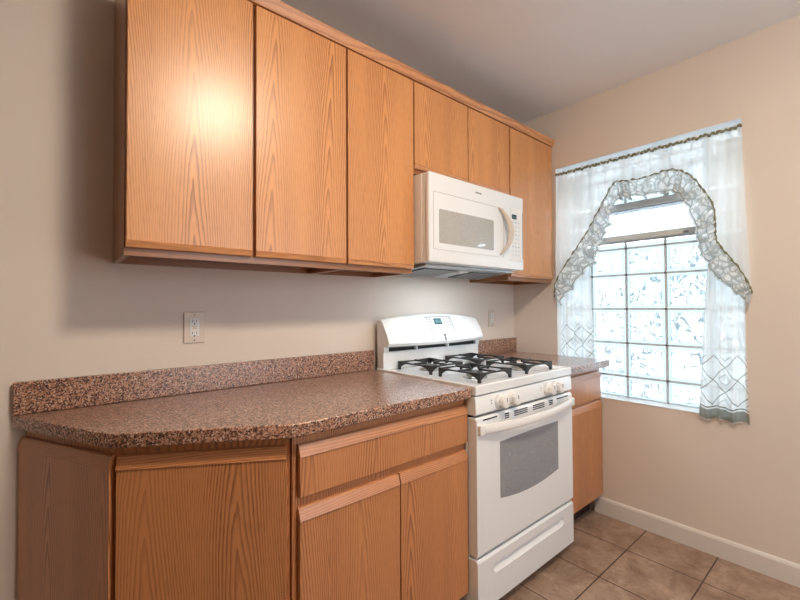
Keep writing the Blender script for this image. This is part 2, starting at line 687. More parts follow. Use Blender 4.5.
for j in range(len(ys) - 1):
    for k in range(len(zs) - 1):
        block(ys[j], ys[j + 1], zs[k], zs[k + 1])
    for k in range(len(zs2) - 1):
        block(ys[j], ys[j + 1], zs2[k], zs2[k + 1])
for j in (0, 4):
    block(ys[j], ys[j + 1], 1.606, 1.72)
    block(ys[j], ys[j + 1], 1.72, 1.84)
g = 0.005
for y in ys[1:-1]:
    grid.box(0.0975, 0.108, y - .0052, y + .0052, WZ0, 1.606)
    grid.box(0.0975, 0.108, y - .0052, y + .0052, 1.84, WZ1)
for y in (ys[1], ys[4]):
    grid.box(0.0975, 0.108, y - .0052, y + .0052, 1.606, 1.84)
for z in zs[:-1] + zs2[1:]:
    grid.box(0.0975, 0.108, WY0, WY1, z - .0052, z + .0052)


def m_rimglass():
    t = NT('thick_rim_glass')
    tr = t.n('ShaderNodeBsdfTransparent')
    tr.inputs[0].default_value = (0.27, 0.285, 0.29, 1)
    gl = t.n('ShaderNodeBsdfGlossy')
    gl.inputs['Roughness'].default_value = 0.1
    b = t.n('ShaderNodeMixShader')
    b.inputs[0].default_value = 0.08
    t.t.links.new(tr.outputs[0], b.inputs[1])
    t.t.links.new(gl.outputs[0], b.inputs[2])
    return t.finish(b.outputs[0])


blk.build('glass_blocks', GBLOCK, win)
rim.build('block_rims', m_rimglass(), win)
grid.build('mortar_grid', GRID, win)
mb = MB()
vy0, vy1 = -1.113, -0.513
for a in ((vy0, vy1, 1.606, 1.650), (vy0, vy1, 1.792, 1.840), (vy0, vy0 + .03, 1.65, 1.792), (vy1 - .03, vy1, 1.65, 1.792)):
    mb.box(0.070, 0.146, *a)
vf = mb.build('vent_frame', VENTM, win, 0.003)
mb = MB()
mb.box(0.050, 0.070, vy0 + .01, vy1 - .01, 1.615, 1.635)
mb.box(0.050, 0.070, vy0 + .01, vy1 - .01, 1.80, 1.818)
mb.build_each('vent_sash_rail', VENTM, win, 0.003)
MB().box(0.10, 0.104, vy0 + .03, vy1 - .03, 1.65, 1.792).build('vent_pane', PANE, win)
mb = MB()
for y in (-0.60, -1.03):
    mb.box(0.040, 0.051, y - .012, y + .012, 1.619, 1.629)
mb.build_each('vent_latch', plain('latch_metal', lin(110, 118, 120), 0.4), win)
MB().box(-0.004, 0.10, WY0, WY1, WZ0 - 0.002, WZ0 + 0.003).build('window_sill', plain('sill_white', (0.82, 0.83, 0.83, 1), 0.4), win)

mb = MB()
mb.box(0.001, 0.099, WY0 + .0005, WY1 - .0005, WZ1 - .003, WZ1 - .0005)
mb.box(0.001, 0.099, WY1 - .003, WY1 - .0005, WZ0 + .004, WZ1 - .003)
mb.box(0.001, 0.099, WY0 + .0005, WY0 + .003, WZ0 + .004, WZ1 - .003)
mb.build('reveal_lining', plain('reveal_white', (0.86, 0.87, 0.87, 1), 0.5), win)

# ------------------------------------------------------------------ cabinets
DT = 0.019


def door(parent, name, p0, p1, z0, z1, mat, mats, strip, th=DT):
    """flat slab door between plan points p0 -> p1 (outer face line, left to right as seen), strip 'top' or 'bottom'"""
    p0 = Vector((p0[0], p0[1], 0)); p1 = Vector((p1[0], p1[1], 0))
    d = p1 - p0
    w = d.length
    ang = math.atan2(d.y, d.x)
    wloc = Vector(parent.location)
    loc = Vector((p0.x, p0.y, z0)) - wloc
    h = z1 - z0
    sh = 0.034 if strip == 'top' else 0.020
    mb = MB()
    if strip == 'top':
        mb.box(0, w, 0, th, 0, h - sh)
    else:
        mb.box(0, w, 0, th, sh, h)
    o = mb.build(name, mat, parent, 0.0015, loc=loc, rz=ang)
    mb = MB()
    if strip == 'top':
        mb.prism([(0.0005, h - sh), (-0.0035, h - sh + 0.001), (0.007, h - 0.003), (0.010, h), (th, h), (th, h - sh)], 0, w, 'x')
    else:
        mb.prism([(0.0005, sh), (-0.0025, sh - 0.0015), (0.004, 0.002), (0.007, 0), (th, 0), (th, sh)], 0, w, 'x')
    s = mb.build('finger_pull', mats, o, loc=Vector((0, 0, 0)))
    return o


# wall cabinets
UZ, UT, UD = 1.384, 2.283, 0.2885
FY = -UD - DT


def wall_cabinet(x0, x1, z0, doors, label, shallow=False):
    t = thing('wall_cabinet', (x0, 0, z0), label, 'cabinet', 'oak wall cabinets')
    g = 0.0008
    a, b = x0 + g, x1 - g
    th = 0.016
    mb = MB()
    mb.box(a, a + th, -UD + .018, -0.001, z0, UT)
    mb.box(b - th, b, -UD + .018, -0.001, z0, UT)
    mb.build_each('side_panel', OAKD, t)
    mb = MB()
    mb.box(a + th, b - th, -UD + .018, -0.001, z0 + .022, z0 + .034)
    mb.box(a + th, b - th, -UD + .018, -0.001, UT - .016, UT)
    mb.box(a + th, b - th, -0.014, -0.001, z0 + .0, z0 + .022)
    mb.build_each('panel', OAKDH, t)
    mb = MB()
    mb.box(a, b, -UD, -UD + .018, z0, z0 + .032)
    mb.box(a, b, -UD, -UD + .018, UT - .03, UT)
    mb.build_each('frame_rail', OAKDH, t)
    mb = MB()
    mb.box(a, a + .035, -UD, -UD + .018, z0 + .032, UT - .03)
    mb.box(b - .035, b, -UD, -UD + .018, z0 + .032, UT - .03)
    for k in range(1, len(doors)):
        xm = doors[k][0]
        mb.box(xm - .02, xm + .02, -UD, -UD + .018, z0 + .032, UT - .03)
    mb.build_each('frame_stile', OAKD, t)
    mb = MB().box(a + th, b - th, -0.008, -0.002, z0 + .034, UT - .016)
    mb.build('back_panel', OAKD, t)
    for (dx0, dx1) in doors:
        door(t, 'door', (dx0, FY), (dx1, FY), z0 + 0.0215, UT - 0.006, OAK, OAKH, 'bottom')
    return t


wall_cabinet(-2.3475, -1.603, UZ, [(-2.343, -1.984), (-1.972, -1.607)], 'large two-door oak wall cabinet at the far left above the counter')
wall_cabinet(-1.603, -1.238, UZ, [(-1.598, -1.2415)], 'single-door oak wall cabinet immediately left of the microwave')
wall_cabinet(-1.238, -0.484, 1.853, [(-1.2335, -0.858), (-0.851, -0.490)], 'short two-door oak wall cabinet directly above the microwave')
wall_cabinet(-0.484, 0.0, UZ, [(-0.479, -0.012)], 'single-door oak wall cabinet right of the microwave beside the window')
mb = MB()
mb.prism([(-UD + .004, UT - .0), (-UD - .020, UT + .0), (-UD - .024, UT + .006), (-UD - .036, UT + .028), (-UD - .040, UT + .034), (-UD + .004, UT + .034)], -2.3475, -0.0015, 'x')
tag(mb.build('crown_molding', OAKH), 'long oak crown molding running along the top of the wall cabinets', 'molding')

# base cabinets
BZ0, BZ1 = 0.10, 0.8755


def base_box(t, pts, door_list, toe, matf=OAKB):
    """pts: plan polygon of carcass"""
    mb = MB().prism(pts, BZ0, BZ1 - .001, 'z')
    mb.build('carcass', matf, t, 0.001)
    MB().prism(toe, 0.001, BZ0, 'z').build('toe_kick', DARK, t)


t = thing('base_cabinet', (-1.99, 0, 0), 'oak base cabinet with one wide drawer over two doors, left of the range', 'cabinet', 'oak base cabinets')
CX0, CX1 = -1.986, -1.258
base_box(t, [(CX0, -.001), (CX1, -.001), (CX1, -.613), (CX0, -.613)], None, [(CX0, -.02), (CX1, -.02), (CX1, -.53), (CX0, -.53)])
BF = -.613 - DT
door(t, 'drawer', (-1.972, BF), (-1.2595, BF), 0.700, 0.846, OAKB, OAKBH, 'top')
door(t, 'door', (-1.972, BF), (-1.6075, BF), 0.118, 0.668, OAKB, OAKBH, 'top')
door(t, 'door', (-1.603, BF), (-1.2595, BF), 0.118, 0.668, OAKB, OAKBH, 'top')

t = thing('corner_cabinet', (-2.2, 0, 0), 'angled oak end cabinet with two flat doors at the left end of the counter', 'cabinet', 'oak base cabinets')
pa, pb, pc = Vector((-1.988, -.603)), Vector((-2.366, -.381)), Vector((-2.560, -.002))
base_box(t, [(-1.9875, -.001), tuple(pa), tuple(pb), tuple(pc)], None, [(-1.9875, -.02), (-1.9875, -.50), (-2.33, -.33), (-2.50, -.02)])


def facet(q0, q1, a, b, z0, z1):
    """door on the face from left point q0 to right point q1, inset a and b"""
    d = (q1 - q0).normalized()
    n = Vector((d.y, -d.x))
    s = q0 + d * a + n * DT
    e_ = q1 - d * b + n * DT
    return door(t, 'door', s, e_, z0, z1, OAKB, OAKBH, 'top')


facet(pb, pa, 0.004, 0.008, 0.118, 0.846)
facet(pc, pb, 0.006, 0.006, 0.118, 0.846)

t = thing('base_cabinet', (-0.49, 0, 0), 'narrow oak base cabinet with drawer and single door between range and window wall', 'cabinet', 'oak base cabinets')
base_box(t, [(-.490, -.001), (-.0015, -.001), (-.0015, -.590), (-.490, -.590)], None, [(-.490, -.02), (-.016, -.02), (-.016, -.53), (-.490, -.53)])
RF = -.590 - DT
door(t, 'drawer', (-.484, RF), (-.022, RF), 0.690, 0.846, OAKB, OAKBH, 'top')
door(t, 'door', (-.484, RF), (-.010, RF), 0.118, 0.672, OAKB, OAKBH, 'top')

# countertops
t = thing('countertop', (-1.9, 0, 0.876), 'long brown speckled laminate countertop with clipped end, left of the range', 'countertop', 'speckled laminate countertops')
MB().prism([(-1.2585, -.0015), (-1.2585, -.654), (-1.993, -.652), (-2.387, -.422), (-2.592, -.0015)], .876, .914, 'z').build('worktop', LAM, t, 0.004)
MB().box(-2.588, -1.2585, -.022, -.0015, .9145, 1.012).build('backsplash', LAM, t, 0.003)
t = thing('countertop', (-0.25, 0, 0.876), 'short brown speckled laminate countertop between range and window', 'countertop', 'speckled laminate countertops')
MB().box(-.493, -.0015, -.652, -.0015, .876, .914).build('worktop', LAM, t, 0.004)
MB().box(-.493, -.0015, -.022, -.0015, .9145, 1.012).build('backsplash', LAM, t, 0.003)

# ------------------------------------------------------------------ gas range
SX0, SX1 = -1.256, -0.499
SW = SX1 - SX0
SM = (SX0 + SX1) / 2
st = thing('gas_range', (SM, -.33, 0), 'white freestanding gas range with black grates between the two counters', 'stove')
MB().box(SX0 + .002, SX1 - .002, -.625, -.03, .03, .880).build('body', WHITE, st, 0.003)
# cooktop with raised rim
bm = MB()
bm.box(SX0, SX1, -.672, -.035, .884, .924)
b = bm.bm
b.normal_update()
bmesh.ops.recalc_face_normals(b, faces=b.faces)
top = [f for f in b.faces if f.normal.z > .9]
r = bmesh.ops.inset_region(b, faces=top, thickness=0.028, depth=0)
r2 = bmesh.ops.inset_region(b, faces=top, thickness=0.012, depth=0)
for f in top:
    for v in f.verts:
        v.co.z -= 0.009
bm.build('cooktop', WHITE, st, 0.006, seg=3)
# backguard
t_low = MB()
t_low.box(SX0 + .008, SX1 - .008, -.085, -.034, .915, 1.006)
t_low.build('backguard_panel', WHITE, st, 0.004)
MB().box(SX0 + .02, SX1 - .02, -.075, -.034, 1.006, 1.030).build('vent_gap', SLOT, st)
mb = MB()
for fx in (0.30, 0.62):
    x = SX0 + SW * fx
    mb.box(x - .006, x + .006, -.095, -.07, 1.004, 1.032)
mb.box(SX0 + .008, SX0 + .04, -.09, -.034, 1.004, 1.036)
mb.box(SX1 - .04, SX1 - .008, -.09, -.034, 1.004, 1.036)
mb.build_each('vent_bridge', WHITE, st, 0.002)
n = 28
mb = MB()
rows = []
for i in range(n + 1):
    f = i / n
    x = SX0 + .009 + (SW - .024) * f
    arch = 1 - (2 * f - 1) ** 2
    zt = 1.166 + 0.026 * arch
    zb = 1.030 - 0.006 * arch
    bul = 0.010 * arch
    prof = [(-.032, zb + .006), (-.105, zb), (-.122 - bul, zb + .006), (-.130 - bul, zb + .020), (-.114 - bul, zb + .065), (-.075, zt - .008), (-.062, zt), (-.032, zt)]
    inset = 0.0
    rows.append([mb.bm.verts.new((x, y, z)) for y, z in prof])
for i in range(n):
    for k in range(8):
        mb.bm.faces.new((rows[i][k], rows[i + 1][k], rows[i + 1][(k + 1) % 8], rows[i][(k + 1) % 8]))
mb.bm.faces.new(rows[0][::-1])
mb.bm.faces.new(rows[-1])
cons = mb.build('control_console', WHITE, st, 0.003)


def on_console(fx, tz):
    """point on console front: fx 0..1 along width, tz 0..1 from low to high; returns pos"""
    arch = 1 - (2 * fx - 1) ** 2
    zt = 1.166 + 0.026 * arch
    zb = 1.030 - 0.006 * arch
    bul = 0.010 * arch
    A = Vector((0, -.130 - bul, zb + .020))
    B = Vector((0, -.114 - bul, zb + .065))
    C = Vector((0, -.075, zt - .008))
    p = A.lerp(B, tz / .35) if tz < .35 else B.lerp(C, (tz - .35) / .65)
    p.x = SX0 + .009 + (SW - .024) * fx
    return p


def console_patch(mb, f0, f1, t0, t1, d=0.0026, shear=0.0):
    q = []
    for (f, t_) in ((f0, t0), (f1, t0), (f1 , t1), (f0 , t1)):
        p = on_console(f, t_)
        p.y -= d if d < .0027 else .0034
        p.z += d * .4
        q.append(p)
    back = [p + Vector((0, .002, -.001)) for p in q]
    A = [mb.bm.verts.new(p) for p in q]
    B = [mb.bm.verts.new(p) for p in back]
    mb.bm.faces.new(A)
    mb.bm.faces.new(B[::-1])
    for i in range(4):
        mb.bm.faces.new((A[i], B[i], B[(i + 1) % 4], A[(i + 1) % 4]))


mb = MB()
for k in range(14):
    console_patch(mb, .385 + .02 * k, .405 + .02 * k, .925, .960)
for k in range(4):
    console_patch(mb, .662, .668, .36 + .15 * k, .51 + .15 * k)
mb.build('keypad_outline', MARK, cons)
mb = MB(); console_patch(mb, .475, .555, .66, .88); lcd = mb.build('display', LCD, cons)
mb = MB()
for f in (.492, .506, .526, .540):
    console_patch(mb, f, f + .003, .72, .83, .0030)
    console_patch(mb, f, f + .008, .815, .83, .0030)
    console_patch(mb, f, f + .008, .72, .735, .0030)
console_patch(mb, .5175, .5195, .74, .76, .0030)
console_patch(mb, .5175, .5195, .79, .81, .0030)
mb.build('display_digits', DIGIT, cons)
mb = MB()
for f in (.405, .435, .585, .615, .640):
    for tz in (.62, .74, .84):
        console_patch(mb, f, f + .012, tz, tz + .05)
for f in (.46, .49, .52, .55):
    console_patch(mb, f, f + .010, .54, .585)
for f in (.41, .44):
    for tz in (.37, .47):
        console_patch(mb, f, f + .016, tz, tz + .04)
mb.build('keypad_markings', MARK, cons)
mb = MB()
console_patch(mb, .531, .535, .02, .26)
console_patch(mb, .528, .551, .22, .30)
console_patch(mb, .543, .547, .13, .26)
console_patch(mb, .531, .547, .12, .16)
console_patch(mb, .541, .549, .02, .12)
mb.build('emblem', plain('emblem_grey', lin(120, 122, 128), .4), cons)

# burners and grates
BCX = [SX0 + .205, SX1 - .205]
BCY = [-.215, -.500]


def burner(cx, cy):
    bz = .9155
    o = MB().lathe([(.052, 0), (.056, .003), (.050, .006), (.030, .008), (.030, .016), (.034, .017)], (cx, cy, bz), n=28).build('burner_base', ALU, st, smooth=False)
    MB().lathe([(.034, .017), (.037, .019), (.037, .024), (.033, .027), (.0, .0275)], (cx, cy, bz), n=28).build('burner_cap', CAPM, o)


def grate(cx, cy, flip):
    mb = MB()
    hw, hd = .107, .112
    zt, zb = .957, .9152
    bw = .0058

    def bar(x0, y0, x1, y1, arch=True):
        """flat cast bar with deep ends and an arched underside"""
        a = Vector((x0, y0, 0)); bb = Vector((x1, y1, 0))
        d = (bb - a); L = d.length; d.normalize()
        nrm = Vector((-d.y, d.x, 0)) * bw
        N = 10
        prev = None
        for i in range(N + 1):
            f = i / N
            p = a.lerp(bb, f)
            e_ = abs(2 * f - 1)
            low = zt - .009 - (.026 * max(0, (e_ - .45) / .55) ** 2 if arch else 0)
            hi = zt - (0 if not arch else .004 * (1 - e_))
            ring = [mb.bm.verts.new((p + s_ * nrm) + Vector((0, 0, z_))) for s_, z_ in ((1, low), (-1, low), (-1, hi), (1, hi))]
            if prev:
                for k in range(4):
                    mb.bm.faces.new((prev[k], prev[(k + 1) % 4], ring[(k + 1) % 4], ring[k]))
            else:
                mb.bm.faces.new(ring[::-1])
            prev = ring
        mb.bm.faces.new(prev)
    for sx in (-1, 1):
        bar(cx + sx * hw, cy - hd, cx + sx * hw, cy + hd)
    for sy in (-1, 1):
        bar(cx - hw, cy + sy * hd, cx + hw, cy + sy * hd)
    # fingers reaching over the burner
    for dx, dy in ((1, 0), (-1, 0), (0, 1), (0, -1)):
        bar(cx + dx * hw, cy + dy * hd, cx + dx * .030, cy + dy * .030, False)
        mb.box(cx + dx * .030 - .005, cx + dx * .030 + .005, cy + dy * .030 - .005, cy + dy * .030 + .005, zt - .009, zt + .004)
    for sx in (-1, 1):
        for sy in (-1, 1):
            x, y = cx + sx * hw, cy + sy * hd
            mb.box(x - .006, x + .006, y - .006, y + .006, zb, zt)
    return mb.build('grate', IRON, st, 0.0012)


for cx in BCX:
    for cy in BCY:
        burner(cx, cy)
        grate(cx, cy, 1)

# front control panel and knobs
mb = MB()
mb.prism([(-.622, .806), (-.664, .806), (-.672, .812), (-.669, .872), (-.664, .881), (-.622, .881)], SX0 + .001, SX1 - .001, 'x')
cp = mb.build('control_panel', WHITE, st, 0.003)
ZK = .843
for x in (-1.106, -1.026, -.735, -.660):
    k = MB().lathe([(.0, -.672), (.030, -.6715), (.030, -.678), (.027, -.684), (.024, -.686), (.0, -.686)], (x, 0, ZK), 'y', 28).build('knob', WHITE2, st, smooth=False)
    mb = MB()
    mb.prism([(x - .0215, ZK - .012), (x - .0215, ZK + .012), (x - .010, ZK + .023), (x + .010, ZK + .023), (x + .0215, ZK + .012), (x + .0215, ZK - .012), (x + .010, ZK - .023), (x - .010, ZK - .023)], -.710, -.685, 'y')
    gr = mb.build('knob_grip', WHITE2, k, 0.006, seg=3)
    MB().box(x - .0015, x + .0015, -.7108, -.709, ZK + .004, ZK + .021).build('pointer', MARKD, k)
mb = MB()
for x in (-1.155, -1.066, -.785, -.698):
    mb.box(x - .004, x + .004, -.6722, -.670, ZK + .010, ZK + .013)
    mb.box(x - .003, x + .003, -.6722, -.670, ZK - .002, ZK + .002)
mb.build_each('burner_marking', MARK, cp)
MB().box(SX0 + .004, SX1 - .004, -.640, -.620, .795, .810).build('shadow_gap', SLOT, st)

# oven door
DZ0, DZ1 = .262, .798
dmb = MB()
dmb.prism([(-.628, DZ0), (-.668, DZ0), (-.674, DZ0 + .008), (-.674, DZ1 - .012), (-.664, DZ1), (-.628, DZ1)], SX0 + .002, SX1 - .002, 'x')
od = dmb.build('oven_door', WHITE, st, 0.003)
# window: straight sides, gently bowed top and bottom
wx0, wx1 = -1.108, -.645
pts = []
N = 16
for i in range(N + 1):
    f = i / N
    pts.append((wx0 + (wx1 - wx0) * f, .452 - .022 * (1 - (2 * f - 1) ** 2)))
for i in range(N + 1):
    f = 1 - i / N
    pts.append((wx0 + (wx1 - wx0) * f, .680 + .003 * (1 - (2 * f - 1) ** 2)))
og = MB().prism(pts, -.6755, -.671, 'y').build('oven_window', OVG, od, 0.002)
# vent slots along the door top
mb = MB()
for (a, b_, rows_) in ((-1.215, -1.125, 1), (-1.072, -1.043, 3), (-1.005, -.905, 3), (-.860, -.765, 3), (-.722, -.690, 3), (-.655, -.545, 1)):
    for k in range(rows_):
        z = .786 - k * .0085
        mb.box(a, b_, -.6752, -.670, z - .0022, z + .0022)
mb.build_each('vent_slot', SLOT, od)
# bowed handle band
mb = MB()
N = 30
prev = None
for i in range(N + 1):
    f = i / N
    x = SX0 + .012 + (SW - .024) * f
    arch = math.sin(PI * f) ** .7 if 0 < f < 1 else 0
    yo = -.684 - .042 * arch
    zt = .773 - .006 * arch
    zb = .736 - .006 * arch
    ring = [(x, yo + .014, zb), (x, yo + .002, zb + .003), (x, yo, zb + .014), (x, yo + .001, zt - .008), (x, yo + .006, zt), (x, yo + .016, zt)]
    ring = [mb.bm.verts.new(p) for p in ring]
    if prev:
        for k in range(6):
            mb.bm.faces.new((prev[k], prev[(k + 1) % 6], ring[(k + 1) % 6], ring[k]))
    else:
        mb.bm.faces.new(ring[::-1])
    prev = ring
mb.bm.faces.new(prev)
mb.box(SX0 + .006, SX0 + .050, -.690, -.672, .734, .772)
mb.box(SX1 - .050, SX1 - .006, -.690, -.672, .734, .772)
mb.build('oven_handle', WHITE2, od, 0.004)

# bottom drawer with a scooped pull
mb = MB()
mb.prism([(-.628, .045), (-.668, .045), (-.674, .052), (-.674, .242), (-.666, .251), (-.628, .251)], SX0 + .002, SX1 - .002, 'x')
dr = mb.build('storage_drawer', WHITE, st)
cut = MB()
cx0, cx1, cz, rr = -1.135, -.615, .186, .020
pts = []
for i in range(13):
    a = PI / 2 + PI * i / 12
    pts.append((cx0 + rr * math.cos(a), cz + rr * math.sin(a)))
for i in range(13):
    a = -PI / 2 + PI * i / 12
    pts.append((cx1 + rr * math.cos(a), cz + rr * math.sin(a)))
cm = cut
A = [cm.bm.verts.new((p[0], -.70, p[1])) for p in pts]
B = [cm.bm.verts.new((p[0], -.671, p[1])) for p in pts]
Cc = [cm.bm.verts.new((min(max(p[0], cx0), cx1) + (p[0] - min(max(p[0], cx0), cx1)) * .5, -.658, cz + (p[1] - cz) * (.85 if p[1] > cz else .2))) for p in pts]
n_ = len(pts)
cm.bm.faces.new(A)
cm.bm.faces.new(Cc[::-1])
for i in range(n_):
    j = (i + 1) % n_
    cm.bm.faces.new((A[i], B[i], B[j], A[j]))
    cm.bm.faces.new((B[i], Cc[i], Cc[j], B[j]))
co = cm.build('cutter', WHITE, st)
md = dr.modifiers.new('scoop', 'BOOLEAN')
md.operation = 'DIFFERENCE'
md.object = co
md.solver = 'EXACT'
bpy.context.view_layer.update()
dg = bpy.context.evaluated_depsgraph_get()
me2 = bpy.data.meshes.new_from_object(dr.evaluated_get(dg))
dr.modifiers.clear()
dr.data = me2
bpy.data.objects.remove(co, do_unlink=True)
md = dr.modifiers.new('bevel', 'BEVEL')
md.width = .002
md.segments = 2
md.limit_method = 'ANGLE'
mb = MB()
for x in (SX0 + .05, SX1 - .05):
    for y in (-.58, -.09):
        mb.lathe([(.018, .001), (.018, .010), (.010, .012), (.010, .031)], (x, y, 0), n=14)
mb.build_each('levelling_foot', IRON, st)

# ------------------------------------------------------------------ microwave
MX0, MX1, MZ0, MZ1, MY = -1.2345, -.4935, 1.432, 1.838, -.400
mw = thing('microwave_oven', ((MX0 + MX1) / 2, -.2, MZ0), 'white over-the-range microwave mounted above the stove', 'microwave')
MB().box(MX0, MX1, -.352, -.003, MZ0, MZ1).build('housing', WHITE2, mw, 0.003)
mb = MB()
mb.box(MX0 + .002, MX1 - .002, -.372, -.354, MZ0 + .002, MZ1 - .002)
fr = mb.build('front_bezel', WHITE2, mw, 0.002)
dx1 = -.640
dmw = MB().prism([(MX0 , MZ0), (MX0, MZ1), (MX1, MZ1), (MX1, MZ0)], MY, -.374, 'y').build('door', WHITE, mw, 0.008, seg=3)
# shallow raised border round the window
mb = MB()
a0, a1, c0, c1 = -1.208, -.682, 1.490, 1.752
w_ = .0025
for q in ((a0, a1, c0, c0 + w_), (a0, a1, c1 - w_, c1), (a0, a0 + w_, c0, c1), (a1 - w_, a1, c0, c1)):
    mb.box(q[0], q[1], MY - .0015, MY + .002, q[2], q[3])
mb.build('window_border', plain('border_grey', lin(196, 196, 194), .4), dmw)


def rrect(x0, x1, z0, z1, r, n=5):
    p = []
    for cx_, cz_, a_ in ((x1 - r, z1 - r, 0), (x0 + r, z1 - r, 90), (x0 + r, z0 + r, 180), (x1 - r, z0 + r, 270)):
        for i in range(n + 1):
            a = math.radians(a_ + 90 * i / n)
            p.append((cx_ + r * math.cos(a), cz_ + r * math.sin(a)))
    return p


MB().prism(rrect(-1.171, -.768, 1.521, 1.676, .008), MY - .0016, MY + .002, 'y').build('window', MWG, dmw)
# crescent handle
mb = MB()
N = 28
prev = None
for i in range(N + 1):
    f = i / N
    ar = math.sin(PI * f)
    x = -.722 + .052 * ar ** .8 + .012 * f
    z = 1.752 - .250 * f
    y = MY - .004 - .038 * ar ** .7
    wd = .008 + .014 * ar
    ring = [mb.bm.verts.new(p) for p in ((x - wd, y, z), (x + wd, y, z), (x + wd, y + .012, z), (x - wd, y + .012, z))]
    if prev:
        for k in range(4):
            mb.bm.faces.new((prev[k], prev[(k + 1) % 4], ring[(k + 1) % 4], ring[k]))
    else:
        mb.bm.faces.new(ring[::-1])
    prev = ring
mb.bm.faces.new(prev)
mb.build('handle', BEIGE, dmw, 0.004)
# control strip
kp = MB().box(-.618, -.512, MY - .002, MY + .001, 1.478, 1.770).build('keypad', WHITE2, dmw, 0.001)
MB().box(-.607, -.565, MY - .0035, MY - .001, 1.708, 1.732).build('display', LCDK, dmw)
mb = MB()
for i, x in enumerate((-.601, -.593, -.583, -.575)):
    mb.box(x, x + .0012, MY - .004, MY - .003, 1.713, 1.727)
    mb.box(x, x + .005, MY - .004, MY - .003, 1.713, 1.7145)
mb.build('display_digits', DIGIT, dmw)
mb = MB()
for r_ in range(9):
    for c_ in range(3):
        x = -.606 + .027 * c_
        z = 1.685 - .022 * r_
        mb.box(x, x + .012, MY - .0032, MY - .001, z, z + (.004 if r_ % 3 else .007))
mb.build('keypad_markings', plain('pale_marking', lin(176, 196, 196), .5), dmw)
MB().box(-.5055, -.5025, MY - .001, MY + .002, 1.495, 1.755).build('edge_groove', MARKD, dmw)
mb = MB()
x = -.912
for k, w2 in enumerate((.006, .004, .006, .005, .006, .004, .006)):
    mb.box(x, x + w2, MY - .001, MY + .001, 1.793, 1.800 + (.002 if k % 3 == 0 else 0))
    x += w2 + .0015
mb.build('wordmark', MARK, dmw)
# underside
mb = MB()
mb.prism([(-.015, MZ0 - .001), (-.015, MZ0 - .030), (-.10, MZ0 - .036), (-.345, MZ0 - .012), (-.345, MZ0 - .001)], MX0 + .03, MX1 - .03, 'x')
un_ = mb.build('underside', STEEL, mw, .002)
mb = MB()
for x in (MX0 + .06, MX0 + .42):
    mb.prism([(-.12, MZ0 - .0350), (-.12, MZ0 - .039), (-.30, MZ0 - .0215), (-.30, MZ0 - .0165)], x, x + .24, 'x')
mb.build_each('grease_filter', plain('grease_filter_mesh', lin(110, 112, 114), .5, Metallic=.6), un_)
MB().box(MX0 + .33, MX0 + .39, -.29, -.24, MZ0 - .024, MZ0 - .017).build('lamp_cover', plain('lens_white', (.85, .85, .82, 1), .3), un_)


# ------------------------------------------------------------------ outlets
def outlet(cx, cz, w, h, label):
    o = thing('wall_outlet', (cx, 0, cz), label, 'outlet', 'wall outlets')
    MB().box(cx - w / 2, cx + w / 2, -.0065, -.0005, cz - h / 2, cz + h / 2).build('cover_plate', IVORY, o, .0025)
    d = MB().box(cx - .0168, cx + .0168, -.0095, -.0060, cz - .034, cz + .034).build('receptacle', WHITE2, o, .001)
    mb = MB()
    for s_ in (1, -1):
        z = cz + s_ * .0225
        mb.box(cx - .0085, cx - .0060, -.0100, -.009, z - .003, z + .006)
        mb.box(cx + .0055, cx + .0080, -.0100, -.009, z - .002, z + .005)
        mb.lathe([(.0030, -.0100), (.0030, -.009)], (cx - .0005, 0, z - .0095), 'y', 10)
    mb.build_each('socket_slot', SLOT, d)
    mb = MB()
    mb.box(cx - .007, cx + .007, -.0110, -.009, cz + .001, cz + .0065)
    mb.box(cx - .007, cx + .007, -.0110, -.009, cz - .0065, cz - .001)
    mb.build_each('test_button', BEIGE, d)
    mb = MB()
    for s_ in (1, -1):
        mb.lathe([(.0028, -.0072), (.0028, -.006)], (cx, 0, cz + s_ * .048), 'y', 10)
    mb.build_each('screw', MARKD, o)
    return o


outlet(-2.092, 1.158, .072, .117, 'ivory outlet with two buttons above the long counter at the left')
outlet(-.262, 1.154, .068, .114, 'small outlet on the wall right of the range, below the wall cabinet')

# ------------------------------------------------------------------ curtains
rod = MB().tube([(.012, WY1 - .001, 2.088), (.012, WY0 + .001, 2.088)], .0055, 10).build('curtain_rod', plain('rod_white', (.8, .8, .78, 1), .4), smooth=True)
tag(rod, 'thin white curtain rod spanning the top of the window opening', 'curtain rod')

rod = MB().tube([(.042, WY1 - .001, 2.050), (.042, WY0 + .001, 2.050)], .004, 10).build('curtain_rod', plain('rod_white_inner', (.8, .8, .78, 1), .4), smooth=True)
tag(rod, 'thin inner curtain rod behind the arched valance, carrying the side curtains', 'curtain rod')

OUT = [(.338, 1.29), (.345, 1.38), (.40, 1.475), (.47, 1.57), (.54, 1.67), (.60, 1.775), (.65, 1.87), (.70, 1.948), (.76, 1.945), (.84, 1.938), (.91, 1.945), (.975, 1.952),
       (1.03, 1.932), (1.08, 1.885), (1.125, 1.81), (1.165, 1.725), (1.175, 1.63), (1.178, 1.555), (1.21, 1.49), (1.26, 1.41), (1.30, 1.32), (1.306, 1.285)]
INN = [(.37, 1.235), (.43, 1.315), (.51, 1.395), (.585, 1.485), (.645, 1.59), (.672, 1.69), (.700, 1.775), (.735, 1.845), (.775, 1.84), (.85, 1.832), (.91, 1.825), (.965, 1.825),
       (1.01, 1.81), (1.04, 1.775), (1.06, 1.715), (1.09, 1.65), (1.10, 1.585), (1.115, 1.50), (1.14, 1.425), (1.19, 1.355), (1.245, 1.295), (1.292, 1.245)]


